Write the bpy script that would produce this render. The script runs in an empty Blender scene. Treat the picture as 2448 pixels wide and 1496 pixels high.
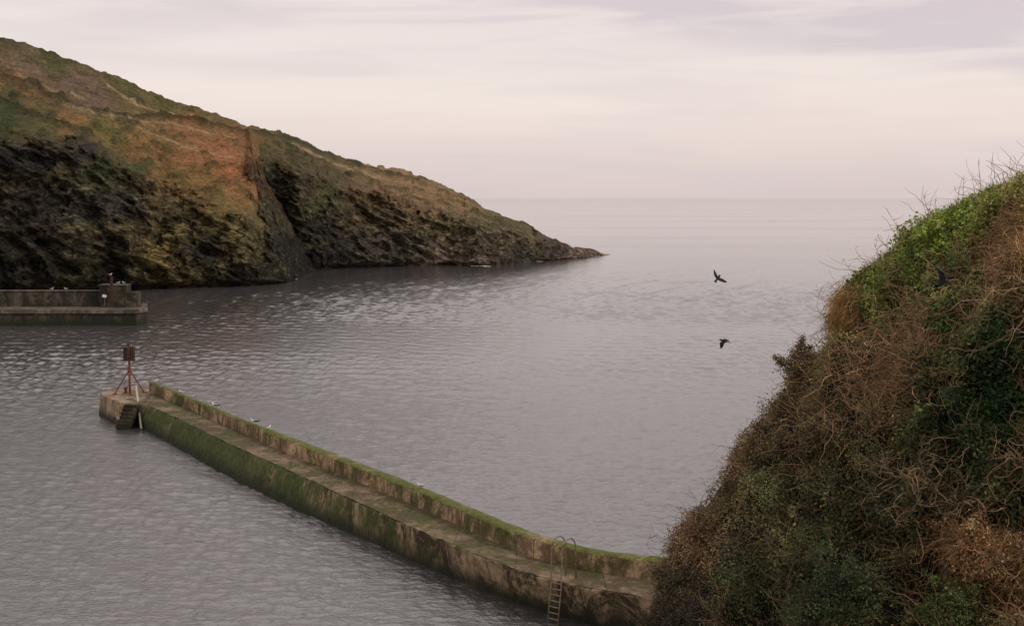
import bpy, bmesh, math, random
import numpy as np
from mathutils import Vector, Matrix
random.seed(3); rng=np.random.default_rng(7)
col=bpy.context.scene.collection
F=3060.0; CX=1224.0; CY=748.0; H=18.0; A=math.atan(276/F); ca,sa=math.cos(A),math.sin(A)

def ray(px,py):
    px=np.asarray(px,float); py=np.asarray(py,float)
    x=(px-CX)/F; u=(CY-py)/F
    return np.stack(np.broadcast_arrays(x, ca+sa*u, -sa+ca*u),-1)
def atD(px,py,D):
    r=ray(px,py); p=r*(np.asarray(D,float)/r[...,1])[...,None]; p[...,2]+=H; return p
def atZ(px,py,z):
    r=ray(px,py); p=r*((z-H)/r[...,2])[...,None]; p[...,2]+=H; return p
def V(a): return Vector([float(k) for k in a])

# ---------- numpy noise
def _h(i,j,k,s):
    n=(i*374761393+j*668265263+k*2147483647+s*974634777)&0xffffffff
    n=((n^(n>>13))*1274126177)&0xffffffff
    n=(n^(n>>16))&0xffffffff
    return n/4294967295.0*2-1
def vn(p,s=0):
    i=np.floor(p).astype(np.int64); f=p-i; u=f*f*(3-2*f); r=0
    for a in (0,1):
        wa=u[...,0] if a else 1-u[...,0]
        for b in (0,1):
            wb=u[...,1] if b else 1-u[...,1]
            for c in (0,1):
                wc=u[...,2] if c else 1-u[...,2]
                r=r+wa*wb*wc*_h(i[...,0]+a,i[...,1]+b,i[...,2]+c,s)
    return r
def fbm(p,o=4,s=0,ridge=False):
    r=0; a=1.0; t=0
    for k in range(o):
        v=vn(p*(2.03**k)+k*17.3,s+k)
        if ridge: v=1-2*np.abs(v)
        r=r+a*v; t+=a; a*=.52
    return r/t
def s2l(c):
    c=np.asarray(c,float)/255.0
    return np.where(c<=.04045,c/12.92,((c+.055)/1.055)**2.4)

# ---------- objects
def tag(o,label=None,cat=None,group=None,kind=None):
    if label:o['label']=label
    if cat:o['category']=cat
    if group:o['group']=group
    if kind:o['kind']=kind
    return o
def empty(name,loc,rot=(0,0,0)):
    o=bpy.data.objects.new(name,None); col.objects.link(o); o.location=loc; o.rotation_euler=rot; o.empty_display_size=.2; return o
def mesh_np(name,verts,quads,mat,parent=None,cols=None,smooth=False,uv=None,valid=True):
    me=bpy.data.meshes.new(name)
    verts=np.asarray(verts,np.float32).reshape(-1,3); quads=np.asarray(quads,np.int32)
    n=quads.shape[0]; k=quads.shape[1]
    me.vertices.add(len(verts)); me.vertices.foreach_set('co',verts.ravel())
    me.loops.add(n*k); me.loops.foreach_set('vertex_index',quads.ravel())
    me.polygons.add(n); me.polygons.foreach_set('loop_start',np.arange(0,n*k,k,dtype=np.int32))
    if smooth: me.polygons.foreach_set('use_smooth',np.ones(n,bool))
    me.update(calc_edges=True)
    if valid: me.validate()
    if cols is not None:
        ca_=me.color_attributes.new('Col','FLOAT_COLOR','POINT')
        c=np.ones((len(verts),4),np.float32); c[:,:3]=np.asarray(cols).reshape(-1,3); ca_.data.foreach_set('color',c.ravel())
    if uv is not None:
        ul=me.uv_layers.new(name='UVMap'); ul.data.foreach_set('uv',np.asarray(uv,np.float32).reshape(-1,2)[quads.ravel()].ravel())
    me.materials.append(mat)
    o=bpy.data.objects.new(name,me); col.objects.link(o)
    if parent:o.parent=parent
    return o
def grid_faces(r,c,flip=False):
    i=np.arange(r-1)[:,None]*c+np.arange(c-1)[None,:]
    q=np.stack([i,i+1,i+c+1,i+c],-1).reshape(-1,4)
    return q[:,::-1] if flip else q
class MB:
    def __init__(s): s.b=bmesh.new()
    def box(s,c,d,rot=None,taper=1.0):
        vs=[]
        for z in (-.5,.5):
            t=1.0 if z<0 else taper
            for x,y in ((-.5,-.5),(.5,-.5),(.5,.5),(-.5,.5)):
                v=Vector((x*d[0]*t,y*d[1]*t,z*d[2]))
                if rot is not None: v=rot@v
                vs.append(s.b.verts.new(v+Vector(c)))
        for f in ((3,2,1,0),(4,5,6,7),(0,1,5,4),(1,2,6,5),(2,3,7,6),(3,0,4,7)): s.b.faces.new([vs[i] for i in f])
        return s
    def tube(s,pts,r,n=8,caps=True):
        pts=[Vector(p) for p in pts]; rs=r if isinstance(r,(list,tuple)) else [r]*len(pts); rings=[]
        up=Vector((0.13,.27,.95))
        for i,p in enumerate(pts):
            t=(pts[min(i+1,len(pts)-1)]-pts[max(i-1,0)]).normalized()
            a=t.cross(up)
            if a.length<.2: a=t.cross(Vector((1,0.2,0)))
            a.normalize(); b=t.cross(a)
            rings.append([s.b.verts.new(p+rs[i]*(math.cos(2*math.pi*k/n)*a+math.sin(2*math.pi*k/n)*b)) for k in range(n)])
        for i in range(len(rings)-1):
            for k in range(n): s.b.faces.new([rings[i][k],rings[i][(k+1)%n],rings[i+1][(k+1)%n],rings[i+1][k]])
        if caps:
            s.b.faces.new(rings[0][::-1]); s.b.faces.new(rings[-1])
        return s
    def loft(s,rings):
        R=[[s.b.verts.new(Vector(p)) for p in r] for r in rings]; n=len(R[0])
        for i in range(len(R)-1):
            for k in range(n): s.b.faces.new([R[i][k],R[i][(k+1)%n],R[i+1][(k+1)%n],R[i+1][k]])
        s.b.faces.new(R[0][::-1]); s.b.faces.new(R[-1]); return s
    def build(s,name,mat,parent=None,bevel=0,smooth=False,seg=2):
        bmesh.ops.recalc_face_normals(s.b,faces=s.b.faces)
        if bevel: bmesh.ops.bevel(s.b,geom=list(s.b.edges),offset=bevel,segments=seg,affect='EDGES',profile=.5)
        me=bpy.data.meshes.new(name); s.b.to_mesh(me); s.b.free()
        if smooth:
            for p in me.polygons:p.use_smooth=True
        me.materials.append(mat); o=bpy.data.objects.new(name,me); col.objects.link(o)
        if parent:o.parent=parent
        return o

# ---------- materials
class NT:
    def __init__(s,nt): s.t=nt; s.n=nt.nodes; s.l=nt.links
    def new(s,t,**k):
        n=s.n.new(t)
        for a,b in k.items(): setattr(n,a,b)
        return n
    def set(s,sock,v):
        if isinstance(v,bpy.types.NodeSocket): s.l.new(v,sock)
        else: sock.default_value=v
    def math(s,op,a,b=0.0,c=0.0,clamp=False):
        n=s.new('ShaderNodeMath',operation=op); n.use_clamp=clamp
        s.set(n.inputs[0],a); s.set(n.inputs[1],b); s.set(n.inputs[2],c); return n.outputs[0]
    def mix(s,f,a,b,mode='MIX'):
        n=s.new('ShaderNodeMix',data_type='RGBA',blend_type=mode)
        s.set(n.inputs[0],f); s.set(n.inputs[6],a); s.set(n.inputs[7],b); return n.outputs[2]
    def noise(s,vec,scale,detail=5,rough=.55,dist=0.0):
        n=s.new('ShaderNodeTexNoise'); s.set(n.inputs['Vector'],vec); n.inputs['Scale'].default_value=scale
        n.inputs['Detail'].default_value=detail; n.inputs['Roughness'].default_value=rough; n.inputs['Distortion'].default_value=dist
        return n.outputs['Fac']
    def mapv(s,vec,sc,rot=(0,0,0),loc=(0,0,0)):
        n=s.new('ShaderNodeMapping'); s.set(n.inputs[0],vec); n.inputs['Scale'].default_value=sc; n.inputs['Rotation'].default_value=rot; n.inputs['Location'].default_value=loc; return n.outputs[0]
    def ramp(s,f,st,interp='LINEAR'):
        n=s.new('ShaderNodeValToRGB'); s.set(n.inputs[0],f); r=n.color_ramp; r.interpolation=interp
        while len(r.elements)<len(st): r.elements.new(.5)
        for e,(p,c) in zip(r.elements,st):
            e.position=p; e.color=(*c[:3],1) if not isinstance(c,(int,float)) else (c,c,c,1)
        return n.outputs[0]
    def smooth(s,v,a,b,x=0.0,y=1.0):
        n=s.new('ShaderNodeMapRange',interpolation_type='SMOOTHSTEP'); s.set(n.inputs[0],v)
        n.inputs[1].default_value=a;n.inputs[2].default_value=b;n.inputs[3].default_value=x;n.inputs[4].default_value=y; return n.outputs[0]
    def bump(s,h,strength,dist,nrm=None):
        n=s.new('ShaderNodeBump'); s.set(n.inputs['Height'],h); n.inputs['Strength'].default_value=strength; n.inputs['Distance'].default_value=dist
        if nrm: s.l.new(nrm,n.inputs['Normal'])
        return n.outputs[0]
def newmat(name):
    m=bpy.data.materials.new(name); m.use_nodes=True; t=NT(m.node_tree)
    b=t.n['Principled BSDF']; b.inputs['Specular IOR Level'].default_value=.25
    pos=t.new('ShaderNodeNewGeometry').outputs['Position']
    return m,t,b,pos
def rgb(r,g,b,k=1.0): 
    c=s2l((r,g,b))*k; return (float(c[0]),float(c[1]),float(c[2]))
def simple(name,c1,c2,scale=8,rough=.7,metal=0.0,bump=.3,bd=.01):
    m,t,b,pos=newmat(name)
    n=t.noise(pos,scale,4,.6)
    t.set(b.inputs['Base Color'],t.ramp(n,[(.35,c1),(.65,c2)]))
    b.inputs['Roughness'].default_value=rough; b.inputs['Metallic'].default_value=metal
    t.set(b.inputs['Normal'],t.bump(n,bump,bd)); return m
def attrmat(name,rough=.8,spec=.15):
    m,t,b,pos=newmat(name)
    a=t.new('ShaderNodeAttribute',attribute_name='Col').outputs['Color']
    n=t.noise(pos,4.0,1,.6)
    f=t.ramp(n,[(.3,.65),(.7,1.35)])
    t.set(b.inputs['Base Color'],t.mix(1.0,a,f,'MULTIPLY'))
    b.inputs['Roughness'].default_value=rough; b.inputs['Specular IOR Level'].default_value=spec
    return m

def headland_mat():
    m,t,b,pos=newmat('headland_rock_and_scrub')
    a=t.new('ShaderNodeAttribute',attribute_name='Col').outputs['Color']
    rk=t.new('ShaderNodeAttribute',attribute_name='rock').outputs['Fac']
    n1=t.noise(pos,1.1,5,.80)
    sv=t.mapv(pos,(.38,.38,.85),(math.radians(15),math.radians(32),0))
    st=t.noise(sv,.95,6,.82,.5)
    vo=t.new('ShaderNodeTexVoronoi',feature='DISTANCE_TO_EDGE'); t.set(vo.inputs['Vector'],t.mapv(pos,(.6,.6,1.3),(math.radians(15),math.radians(32),0))); vo.inputs['Scale'].default_value=.45
    ck=t.ramp(vo.outputs['Distance'],[(.0,.3),(.08,1.0)])  # dark crack lines paint in crevice shade that flat light leaves out
    grain=t.ramp(n1,[(.34,.45),(.5,.95),(.66,1.65)])
    strat=t.ramp(st,[(.37,.20),(.47,.8),(.55,1.7),(.63,3.6)])
    strat=t.mix(1.0,strat,ck,'MULTIPLY')
    f=t.mix(rk,grain,strat)
    c=t.mix(1.0,a,f,'MULTIPLY')
    t.set(b.inputs['Base Color'],c); b.inputs['Roughness'].default_value=.9; b.inputs['Specular IOR Level'].default_value=.12
    h=t.math('ADD',t.math('MULTIPLY',st,t.math('MULTIPLY',rk,2.8)),t.math('MULTIPLY',n1,.75))
    t.set(b.inputs['Normal'],t.bump(h,1.0,1.4)); return m
M_head=headland_mat()

def concrete(name,base1,base2,moss,mossamt,dark,streak=True,wet=True,joints=0,brown=0.0,darkamt=.9,wz=.8):
    m,t,b,pos=newmat(name)
    n=t.noise(pos,2.2,5,.75); nb=t.noise(pos,.33,3,.6)
    c=t.ramp(n,[(.3,base1),(.7,base2)])
    sv=t.mapv(pos,(1.0,1.0,.42 if streak else 1.0))
    st=t.noise(sv,1.7,5,.8,.6)
    st2=t.noise(t.mapv(pos,(1,1,.6 if streak else 1.),(0,0,0),(7,3,1)),.42,6,.82,.6)
    c=t.mix(t.math('MULTIPLY',t.ramp(st2,[(.44,0.0),(.54,1.)]),darkamt),c,dark)
    mk=t.math('ADD',t.math('MULTIPLY',st,.6),t.math('MULTIPLY',nb,.55))
    if brown:
        uv=t.new('ShaderNodeUVMap',uv_map='UVMap').outputs[0]
        s=t.new('ShaderNodeSeparateXYZ'); t.l.new(uv,s.inputs[0])
        mk=t.math('SUBTRACT',mk,t.smooth(s.outputs[0],30,52,0.0,brown))
    mm=t.ramp(mk,[(.62-mossamt*.2,0.0),(.74-mossamt*.2,.92)])
    mc=t.mix(t.ramp(t.noise(pos,3.5,4,.75),[(.35,0.),(.65,1.)]),moss,tuple(k*.35 for k in moss[:3])+(1,))
    c=t.mix(mm,c,mc)
    if wet:
        z=t.new('ShaderNodeSeparateXYZ'); t.l.new(pos,z.inputs[0])
        zz=t.math('ADD',z.outputs[2],t.math('MULTIPLY',t.math('SUBTRACT',st,.5),1.8))
        c=t.mix(t.smooth(zz,.1,wz,.93,0.0),c,(.014,.017,.009,1))
    if joints:
        uv=t.new('ShaderNodeUVMap',uv_map='UVMap').outputs[0]
        s=t.new('ShaderNodeSeparateXYZ'); t.l.new(uv,s.inputs[0])
        fr=t.math('FRACT',t.math('DIVIDE',s.outputs[0],joints))
        j=t.math('LESS_THAN',fr,.012)
        c=t.mix(t.math('MULTIPLY',j,.65),c,(.015,.014,.01,1))
    t.set(b.inputs['Base Color'],c); b.inputs['Roughness'].default_value=.85
    t.set(b.inputs['Normal'],t.bump(t.math('ADD',n,st),.9,.09)); return m
def c4(r,g,b,k=1.): return (*rgb(r,g,b,k),1)
M_wall=concrete('mossy_harbour_wall',rgb(112,94,70),rgb(182,158,126),c4(78,90,38),1.08,c4(56,44,30),True,True,6.1,.17,.96,1.15)
M_sea_wall=concrete('seaward_wall_face',rgb(118,100,76),rgb(150,128,102),c4(70,82,36),.8,c4(58,46,31),True,True,0)
M_headc=concrete('pale_pier_head',rgb(134,112,92),rgb(186,164,140),c4(82,88,48),.30,c4(86,70,54),True,True,0,0,.75)
M_deck=concrete('worn_pier_deck',rgb(106,90,70),rgb(154,132,108),c4(86,92,48),.47,c4(76,62,46),False,False,5.2,0,.8)
M_par=concrete('stained_parapet',rgb(150,124,94),rgb(204,176,142),c4(86,88,44),.40,c4(86,66,45),True,False,7.3,0,.8)
M_ptop=concrete('mossy_parapet_top',rgb(140,122,88),rgb(182,162,126),c4(104,114,50),.86,c4(98,94,54),False,False,0)
M_quay=concrete('grey_quay_concrete',rgb(66,60,52),rgb(110,98,84),c4(52,52,36),.35,c4(42,37,31),True,False,0)
M_quayd=concrete('pale_quay_ledge',rgb(86,78,69),rgb(126,115,102),c4(66,64,48),.25,c4(60,53,45),True,False,0,0,.75)
M_quayw=concrete('dark_quay_wall',rgb(54,48,42),rgb(92,81,66),c4(42,42,30),.4,c4(34,30,26),True,True,0,0,.9,1.4)
M_stepc=concrete('dark_wet_steps',rgb(60,50,42),rgb(112,95,76),c4(52,54,32),.4,c4(38,31,25),False,True,0)
M_rust=simple('rusted_iron',rgb(96,54,44),rgb(134,80,64),7,.85,.1)
M_rustdark=simple('dark_rusted_iron',rgb(54,40,36),rgb(84,58,50),6,.85,.1)
M_steel=simple('weathered_steel',rgb(160,148,136),rgb(200,190,178),12,.5,.2)
M_steeld=simple('dull_ladder_steel',rgb(100,86,72),rgb(158,138,120),12,.6,.1)
M_white=simple('white_feather',(.62,.61,.59),(.74,.73,.72),30,.8)
M_grey=simple('grey_feather',(.28,.29,.31),(.36,.37,.39),30,.8)
M_black=simple('black_feather',(.006,.006,.007),(.014,.013,.014),30,.7)
M_beak=simple('yellow_beak',rgb(200,150,50),rgb(215,165,60),30,.5)
M_paint=simple('white_sign_paint',(.55,.54,.51),(.68,.67,.65),3,.6)
M_post=simple('weathered_timber',rgb(90,75,62),rgb(130,112,95),9,.85)
M_leaf=attrmat('leaf_mix',.65,.2)
M_twig=attrmat('twig_bark',.85)
M_soil=simple('dark_bank_soil',(.010,.010,.006),(.024,.021,.012),3,.95)

# ---------- water : one real wave surface, finer near the shore, out to the horizon
def water_mat():
    m,t,b,pos=newmat('sea_water')
    b.inputs['Base Color'].default_value=(.060,.055,.056,1); b.inputs['IOR'].default_value=3.3
    b.inputs['Specular IOR Level'].default_value=.5
    a=t.noise(t.mapv(pos,(.9,1.2,1),(0,0,math.radians(-20))),3.6,3,.7,.2)
    s=t.new('ShaderNodeSeparateXYZ'); t.l.new(pos,s.inputs[0])
    t.set(b.inputs['Roughness'],t.smooth(s.outputs[1],200,700,.09,.05))
    att=t.smooth(s.outputs[1],50,150,.10,.020)
    # slow gust lanes on the open sea
    g=t.noise(t.mapv(pos,(.25,1.0,1),(0,0,math.radians(-8))),.012,4,.6,.5)
    far=t.math('MULTIPLY',t.noise(t.mapv(pos,(.5,1,1)),.22,2,.6),t.math('MULTIPLY',t.smooth(g,.42,.62),t.smooth(s.outputs[1],260,600,0.,.55)))
    t.set(b.inputs['Normal'],t.bump(t.math('ADD',t.math('MULTIPLY',a,att),far),1.0,1.0)); return m
M_sea=water_mat()
pyr=np.concatenate([np.arange(1580,1100,-1.4),np.arange(1100,800,-.9),np.arange(800,560,-.75)])
Yr=atZ(1224.,pyr,0.)[:,1]
Yr=np.concatenate([[-300.,0.,25.],Yr,Yr[-1]*np.array([1.08,1.2,1.4,1.7,2.1,2.8,4,6,10,20,40,90])])
pxc=np.concatenate([[-60000,-14000,-5000,-2200,-1000,-400],np.arange(-60,2060,3.2),[2300,3000,4500,9000,20000,60000]])
YY,PXX=np.meshgrid(Yr,pxc,indexing='ij')
Xs=(PXX-CX)/F*np.maximum(YY,40.)
dY=np.gradient(Yr)[:,None]; dX=np.abs(np.gradient(pxc))[None]/F*np.maximum(YY,40.)
Z=np.zeros_like(Xs)
ln3=np.stack([Xs*.012,YY*.03,0*Xs],-1)
lane=.5+.95*np.clip(.5+fbm(ln3,3,500)*1.5,0,1)
wr=np.random.default_rng(11)
NW=60
for i in range(NW):
    lam=.36*(4.6/.36)**((i+.5)/NW)*wr.uniform(.95,1.05); th=math.radians(-90-22+wr.normal()*40)
    kx,ky=math.cos(th)*2*math.pi/lam,math.sin(th)*2*math.pi/lam
    need=np.abs(math.sin(th))*dY+np.abs(math.cos(th))*dX
    wt=np.clip((lam/np.maximum(need,1e-3)-2.05)/1.0,0,1)
    sl=.033 if lam<1.1 else (.022 if lam<2.0 else .008)
    far=np.clip((YY-90)/110,0,1)*(.010 if lam>=2.0 else 0.004)
    Z+=wt*(sl+far)/(2*math.pi/lam)*np.sin(kx*Xs+ky*YY+wr.uniform(0,6.28))
Z*=lane*np.clip((YY-30)/10,0,1)*np.clip((900-YY)/300,0,1)
sea=mesh_np('sea',np.stack([Xs,YY,Z],-1),grid_faces(len(Yr),len(pxc)),M_sea,None,None,True,None,False); tag(sea,'calm rippled grey sea and harbour water','sea',None,'structure')
# ---------- headland
def idw(px,py,ctrl,pw=3.0):
    c=np.array(ctrl,float); out=0; W=0
    for x,y,r,g,b in c:
        d=((px-x)**2+((py-y)*1.3)**2+150.)**(-pw/2)
        out=out+d[...,None]*s2l((r,g,b)); W=W+d
    return out/W[...,None]
sm=lambda x:np.clip(x,0,1)**2*(3-2*np.clip(x,0,1))
def pldist(px,py,pl):
    d=1e9
    for (x0,y0),(x1,y1) in zip(pl[:-1],pl[1:]):
        dx,dy=x1-x0,y1-y0; k=np.clip(((px-x0)*dx+(py-y0)*dy)/(dx*dx+dy*dy),0,1)
        d=np.minimum(d,np.hypot(px-x0-k*dx,py-y0-k*dy))
    return d
def headland(name,px,yb,ysky,Dfun,rows,ctrl,rockfun,label,seed,ampf,hedges,paths,jag,darkfun=None):
    C=len(px)
    t=np.linspace(0,1,rows)
    T,PX=np.meshgrid(t,px,indexing='ij')
    YB=np.interp(px,*yb)[None,:]; YS=np.interp(px,*ysky)[None,:]
    j3=np.stack([px,0*px,0*px],-1)
    YS=YS+jag(px)*fbm(j3/14.,4,seed+90)[None]
    YS=np.minimum(YS,YB-.4)
    PY=YB+(YS-YB)*T
    Db=atZ(px,YB[0],0.)[:,1]
    D=Dfun(PX,PY,T,Db[None,:])
    P=atD(PX,PY,D)
    w=np.stack([PX,PY,0*PX],-1)
    jx=fbm(w/60.+3.1,3,seed)*30+fbm(w/10.,3,seed+2)*20; jy=fbm(w/60.+9.7,3,seed+5)*26+fbm(w/10.+4,3,seed+8)*16
    rock=np.clip(rockfun(PX+jx*1.2,PY+jy*1.2),0,1)
    C_=idw(PX+jx,PY+jy,ctrl)
    q=P.copy(); q[...,2]=q[...,2]+.45*q[...,0]
    bq=np.stack([P[...,0]/15+P[...,2]/26,P[...,1]/60,P[...,2]/45],-1)
    butt=fbm(bq,3,seed+13,True)
    big=fbm(P/20.,4,seed+11,True)
    mid=fbm(q/np.array([6.,6.,2.6]),5,seed+21,True)
    fine=fbm(P/2.0,3,seed+31)
    edge=np.clip(T/.04,0,1)
    top=np.clip((1-T)/.10,0.12,1)
    sc=ampf(PX)
    cl=rock*(butt*4.8+big*3.8+mid*3.8)*sc
    clump=sm(fbm(P/3.6,3,seed+71)*2.6-.25)*(1-rock)
    hd=0; pt=0
    for pl in hedges: hd=np.maximum(hd,np.exp(-(pldist(PX+jx*.12,PY+jy*.2,pl)/4.2)**2))
    for pl in paths: pt=np.maximum(pt,np.exp(-(pldist(PX+jx*.1,PY+jy*.12,pl)/2.2)**2))
    gul=fbm(np.stack([P[...,0]/13+P[...,2]/18,P[...,1]/50,P[...,2]/60],-1),3,seed+15)
    sl=(1-rock)*(fbm(P/9.,4,seed+41)*.8+fbm(P/1.8,3,seed+51)*.3+clump*1.2+gul*1.0)+hd*1.3
    P[...,1]-=(cl*edge*top)
    P[...,2]+=(sl*.9+rock*mid*1.0*sc)*edge*np.clip(top,.6,1)+fine*.3*edge*np.clip(sc*1.5,0,1)
    P[...,0]+=rock*fbm(P/5.,3,seed+61)*1.0*edge*top*sc
    P[0,:,2]=-1.0
    nr=(1-rock)[...,None]; C_=C_*(1-nr*(1-np.array([.93,.93,.92])))
    ol=sm(fbm(P/14.+5,3,seed+77)*1.8-.05)*(1-rock); ok=(.30*ol)[...,None]; C_=C_*(1-ok)+s2l((76,74,42))*ok
    dg=s2l((46,52,31)); mixk=(clump*.6)[...,None]; C_=C_*(1-mixk)+np.minimum(dg,C_)*mixk
    hk=.8*np.asarray(hd)[...,None]; C_=C_*(1-hk)+s2l((42,43,29))*hk
    pk=.7*np.asarray(pt)[...,None]; C_=C_*(1-pk)+s2l((134,114,86))*pk
    li=sm(fbm(P/np.array([7.,7.,3.0]),4,seed+85)*2.4-.28)*rock*sm(T*3.5-.3)
    C_=C_*(1-.55*li[...,None])+s2l((86,79,48))*.55*li[...,None]
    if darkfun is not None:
        dk=(.62*darkfun(PX+jx*.4,PY+jy*.4))[...,None]; C_=C_*(1-dk)+s2l((38,36,31))*dk  # gully strip darkened, painting its shade into the rock colour
    C_=C_*np.exp(fbm(P/2.4,3,seed+81)*(.45+.3*rock))[...,None]
    R=P[-1]; back=[]; bc=[]
    for dy,k in ((6,.97),(18,.9),(45,.6),(90,-.05)):
        r=R.copy(); r[:,1]+=dy; r[:,2]=np.where(R[:,2]>0,R[:,2]*k-0.3,R[:,2]-.3)-(1.5 if k<0 else 0); r[:,2]+=fbm(r/8.,3,seed)*.6*np.clip(R[:,2]/6.,0,1); back.append(r[None]); bc.append(C_[-1][None])
    rk=np.concatenate([rock]+[rock[-1][None]]*4,0)
    P=np.concatenate([P]+back,0); CC=np.concatenate([C_]+bc,0)
    boost=1.88+.08*rk[...,None]
    o=mesh_np(name,P,grid_faces(P.shape[0],C),M_head,None,CC*boost,False)
    at=o.data.attributes.new('rock','FLOAT','POINT'); at.data.foreach_set('value',rk.astype(np.float32).ravel())
    tag(o,label,'headland',None,'structure'); return o
skyA=np.array([(-900,20),(-400,45),(0,94),(60,103),(130,132),(200,154),(300,192),(350,218),(420,240),(500,266),(560,289),(596,305),(606,345),(618,415),(640,470),(664,550),(684,602),(706,648),(722,662)],float).T
xedge=lambda py:np.interp(py,[305,345,415,470,550,602,648,662],[596,606,618,640,664,684,706,722])
yA=np.array([(-900,720),(0,700),(330,692),(400,687),(600,683),(690,674),(712,666),(722,665)],float).T
cliffA=np.array([(-900,300),(0,312),(200,355),(300,400),(400,450),(520,485),(600,530),(660,565),(700,610),(730,650)],float).T
def DA(px,py,T,Db):
    yb=np.interp(px,*yA); ys_=np.interp(px,*skyA); yc=np.interp(px,*cliffA)
    yc=np.maximum(yc,ys_+2)
    rd=np.interp(px,[-900,0,300,590,615,660,722],[120,95,85,70,52,24,5])
    k1=np.clip((yb-py)/np.maximum(yb-yc,1),0,1); k2=np.clip((yc-py)/np.maximum(yc-ys_,1),0,1)
    cd=np.interp(px,[-900,400,650,722],[26,22,10,3])
    return Db+cd*k1**1.3+np.maximum(rd-cd,1)*k2**1.15
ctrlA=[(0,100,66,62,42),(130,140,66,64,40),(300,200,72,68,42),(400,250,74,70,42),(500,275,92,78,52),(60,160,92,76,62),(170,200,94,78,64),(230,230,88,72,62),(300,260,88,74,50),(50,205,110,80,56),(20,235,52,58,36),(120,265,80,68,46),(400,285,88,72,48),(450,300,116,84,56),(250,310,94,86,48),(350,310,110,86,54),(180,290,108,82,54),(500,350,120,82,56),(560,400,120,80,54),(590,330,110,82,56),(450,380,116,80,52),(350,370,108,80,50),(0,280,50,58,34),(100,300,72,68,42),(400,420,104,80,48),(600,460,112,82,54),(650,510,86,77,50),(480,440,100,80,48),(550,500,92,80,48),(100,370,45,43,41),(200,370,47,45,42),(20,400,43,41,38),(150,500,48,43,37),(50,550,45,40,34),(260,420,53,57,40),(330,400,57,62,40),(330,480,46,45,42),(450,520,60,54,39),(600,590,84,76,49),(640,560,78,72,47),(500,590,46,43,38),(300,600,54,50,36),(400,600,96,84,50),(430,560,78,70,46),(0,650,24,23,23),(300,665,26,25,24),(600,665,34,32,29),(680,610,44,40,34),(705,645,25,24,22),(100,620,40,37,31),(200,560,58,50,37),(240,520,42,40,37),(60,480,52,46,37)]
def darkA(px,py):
    return sm((px-xedge(py)+28)/26)*sm((py-350)/70)  # gully edge strip, used for bare rock and painted shade
def rockA(px,py):
    return sm((py-np.interp(px,*cliffA))/28+.4)*(.7+.8*fbm(np.stack([px,py,0*px],-1)/50,3,77)+.3)+darkA(px,py)
hA=[[(-300,150),(0,188),(90,212),(150,245),(205,262),(330,278),(410,285),(520,300),(590,316)],[(0,240),(60,268),(130,300),(220,325)]]
pA=[[(150,252),(210,268),(330,288),(430,300),(560,330)],[(250,200),(330,250),(420,275)],[(20,170),(110,205),(200,235)],[(330,300),(430,350),(560,380)]]
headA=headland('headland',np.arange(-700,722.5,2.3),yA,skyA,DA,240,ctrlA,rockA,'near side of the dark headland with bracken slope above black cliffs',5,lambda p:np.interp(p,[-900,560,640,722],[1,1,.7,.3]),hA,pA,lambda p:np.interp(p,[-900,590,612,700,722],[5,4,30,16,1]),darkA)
skyB=np.array([(540,310),(600,300),(640,309),(680,319),(740,346),(800,372),(850,386),(900,397),(960,407),(1000,418),(1060,442),(1100,462),(1130,477),(1160,496),(1200,513),(1260,535),(1300,560),(1340,576),(1375,592),(1395,595),(1410,602),(1430,602),(1445,606.5),(1458,608)],float).T
yB=np.array([(540,650),(720,648),(800,641),(900,638),(1000,635),(1080,633),(1150,636),(1200,632),(1300,623),(1400,615),(1458,608.8)],float).T
cliffB=np.array([(540,370),(640,385),(690,400),(760,425),(850,455),(950,480),(1050,510),(1150,540),(1250,560),(1350,582),(1458,607)],float).T
def DB(px,py,T,Db):
    yb=np.interp(px,*yB); ys_=np.interp(px,*skyB); yc=np.clip(np.interp(px,*cliffB),ys_+1,yb-.5)
    rd=np.interp(px,[540,640,700,900,1100,1250,1350,1458],[45,56,80,95,75,42,22,3]); cd=np.interp(px,[540,640,720,1000,1300,1458],[8,10,14,18,10,2])
    k1=np.clip((yb-py)/np.maximum(yb-yc,1),0,1); k2=np.clip((yc-py)/np.maximum(yc-ys_,1),0,1)
    gully=7*np.exp(-((px-np.interp(py,[320,650],[630,728]))/28)**2)*sm((py-330)/100.)*sm(T*3)
    return Db+cd*k1**1.2+np.maximum(rd-cd,1)*k2**1.2+gully
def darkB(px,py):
    return .8*np.exp(-((px-np.interp(py,[340,500,650],[622,676,728]))/24)**2)*sm((py-355)/80)  # strip down the gully that takes the painted shade
ctrlB=[(600,325,96,76,50),(650,330,84,72,46),(700,335,72,66,42),(760,365,76,66,44),(850,392,80,70,46),(830,382,124,102,72),(900,400,128,104,74),(1000,425,120,98,70),(640,380,70,60,44),(650,440,54,49,38),(680,520,46,43,35),(700,400,68,60,42),(720,450,62,56,44),(800,430,74,64,48),(780,480,60,61,42),(870,440,92,76,54),(930,450,104,84,60),(1000,450,110,88,64),(1100,490,110,90,66),(1060,460,108,88,64),(950,520,84,74,56),(900,580,66,59,51),(760,560,46,42,37),(700,600,28,26,25),(740,630,22,21,20),(820,600,44,41,36),(1000,570,72,64,55),(1080,550,80,74,52),(1150,590,68,60,51),(1250,560,84,74,54),(1200,530,86,78,56),(1250,600,58,52,47),(1330,590,70,60,52),(1400,603,84,71,60),(1440,607,84,71,60),(1050,625,104,90,78),(1130,630,94,81,70),(950,622,54,50,45),(1300,618,58,51,45)]  # darkest tones beside the gully have its shade painted in
def rockB(px,py):
    return sm((py-np.interp(px,*cliffB))/28+.4)*(.7+.8*fbm(np.stack([px,py,0*px],-1)/45,3,78)+.3)+sm((px-1320)/40)
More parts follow.
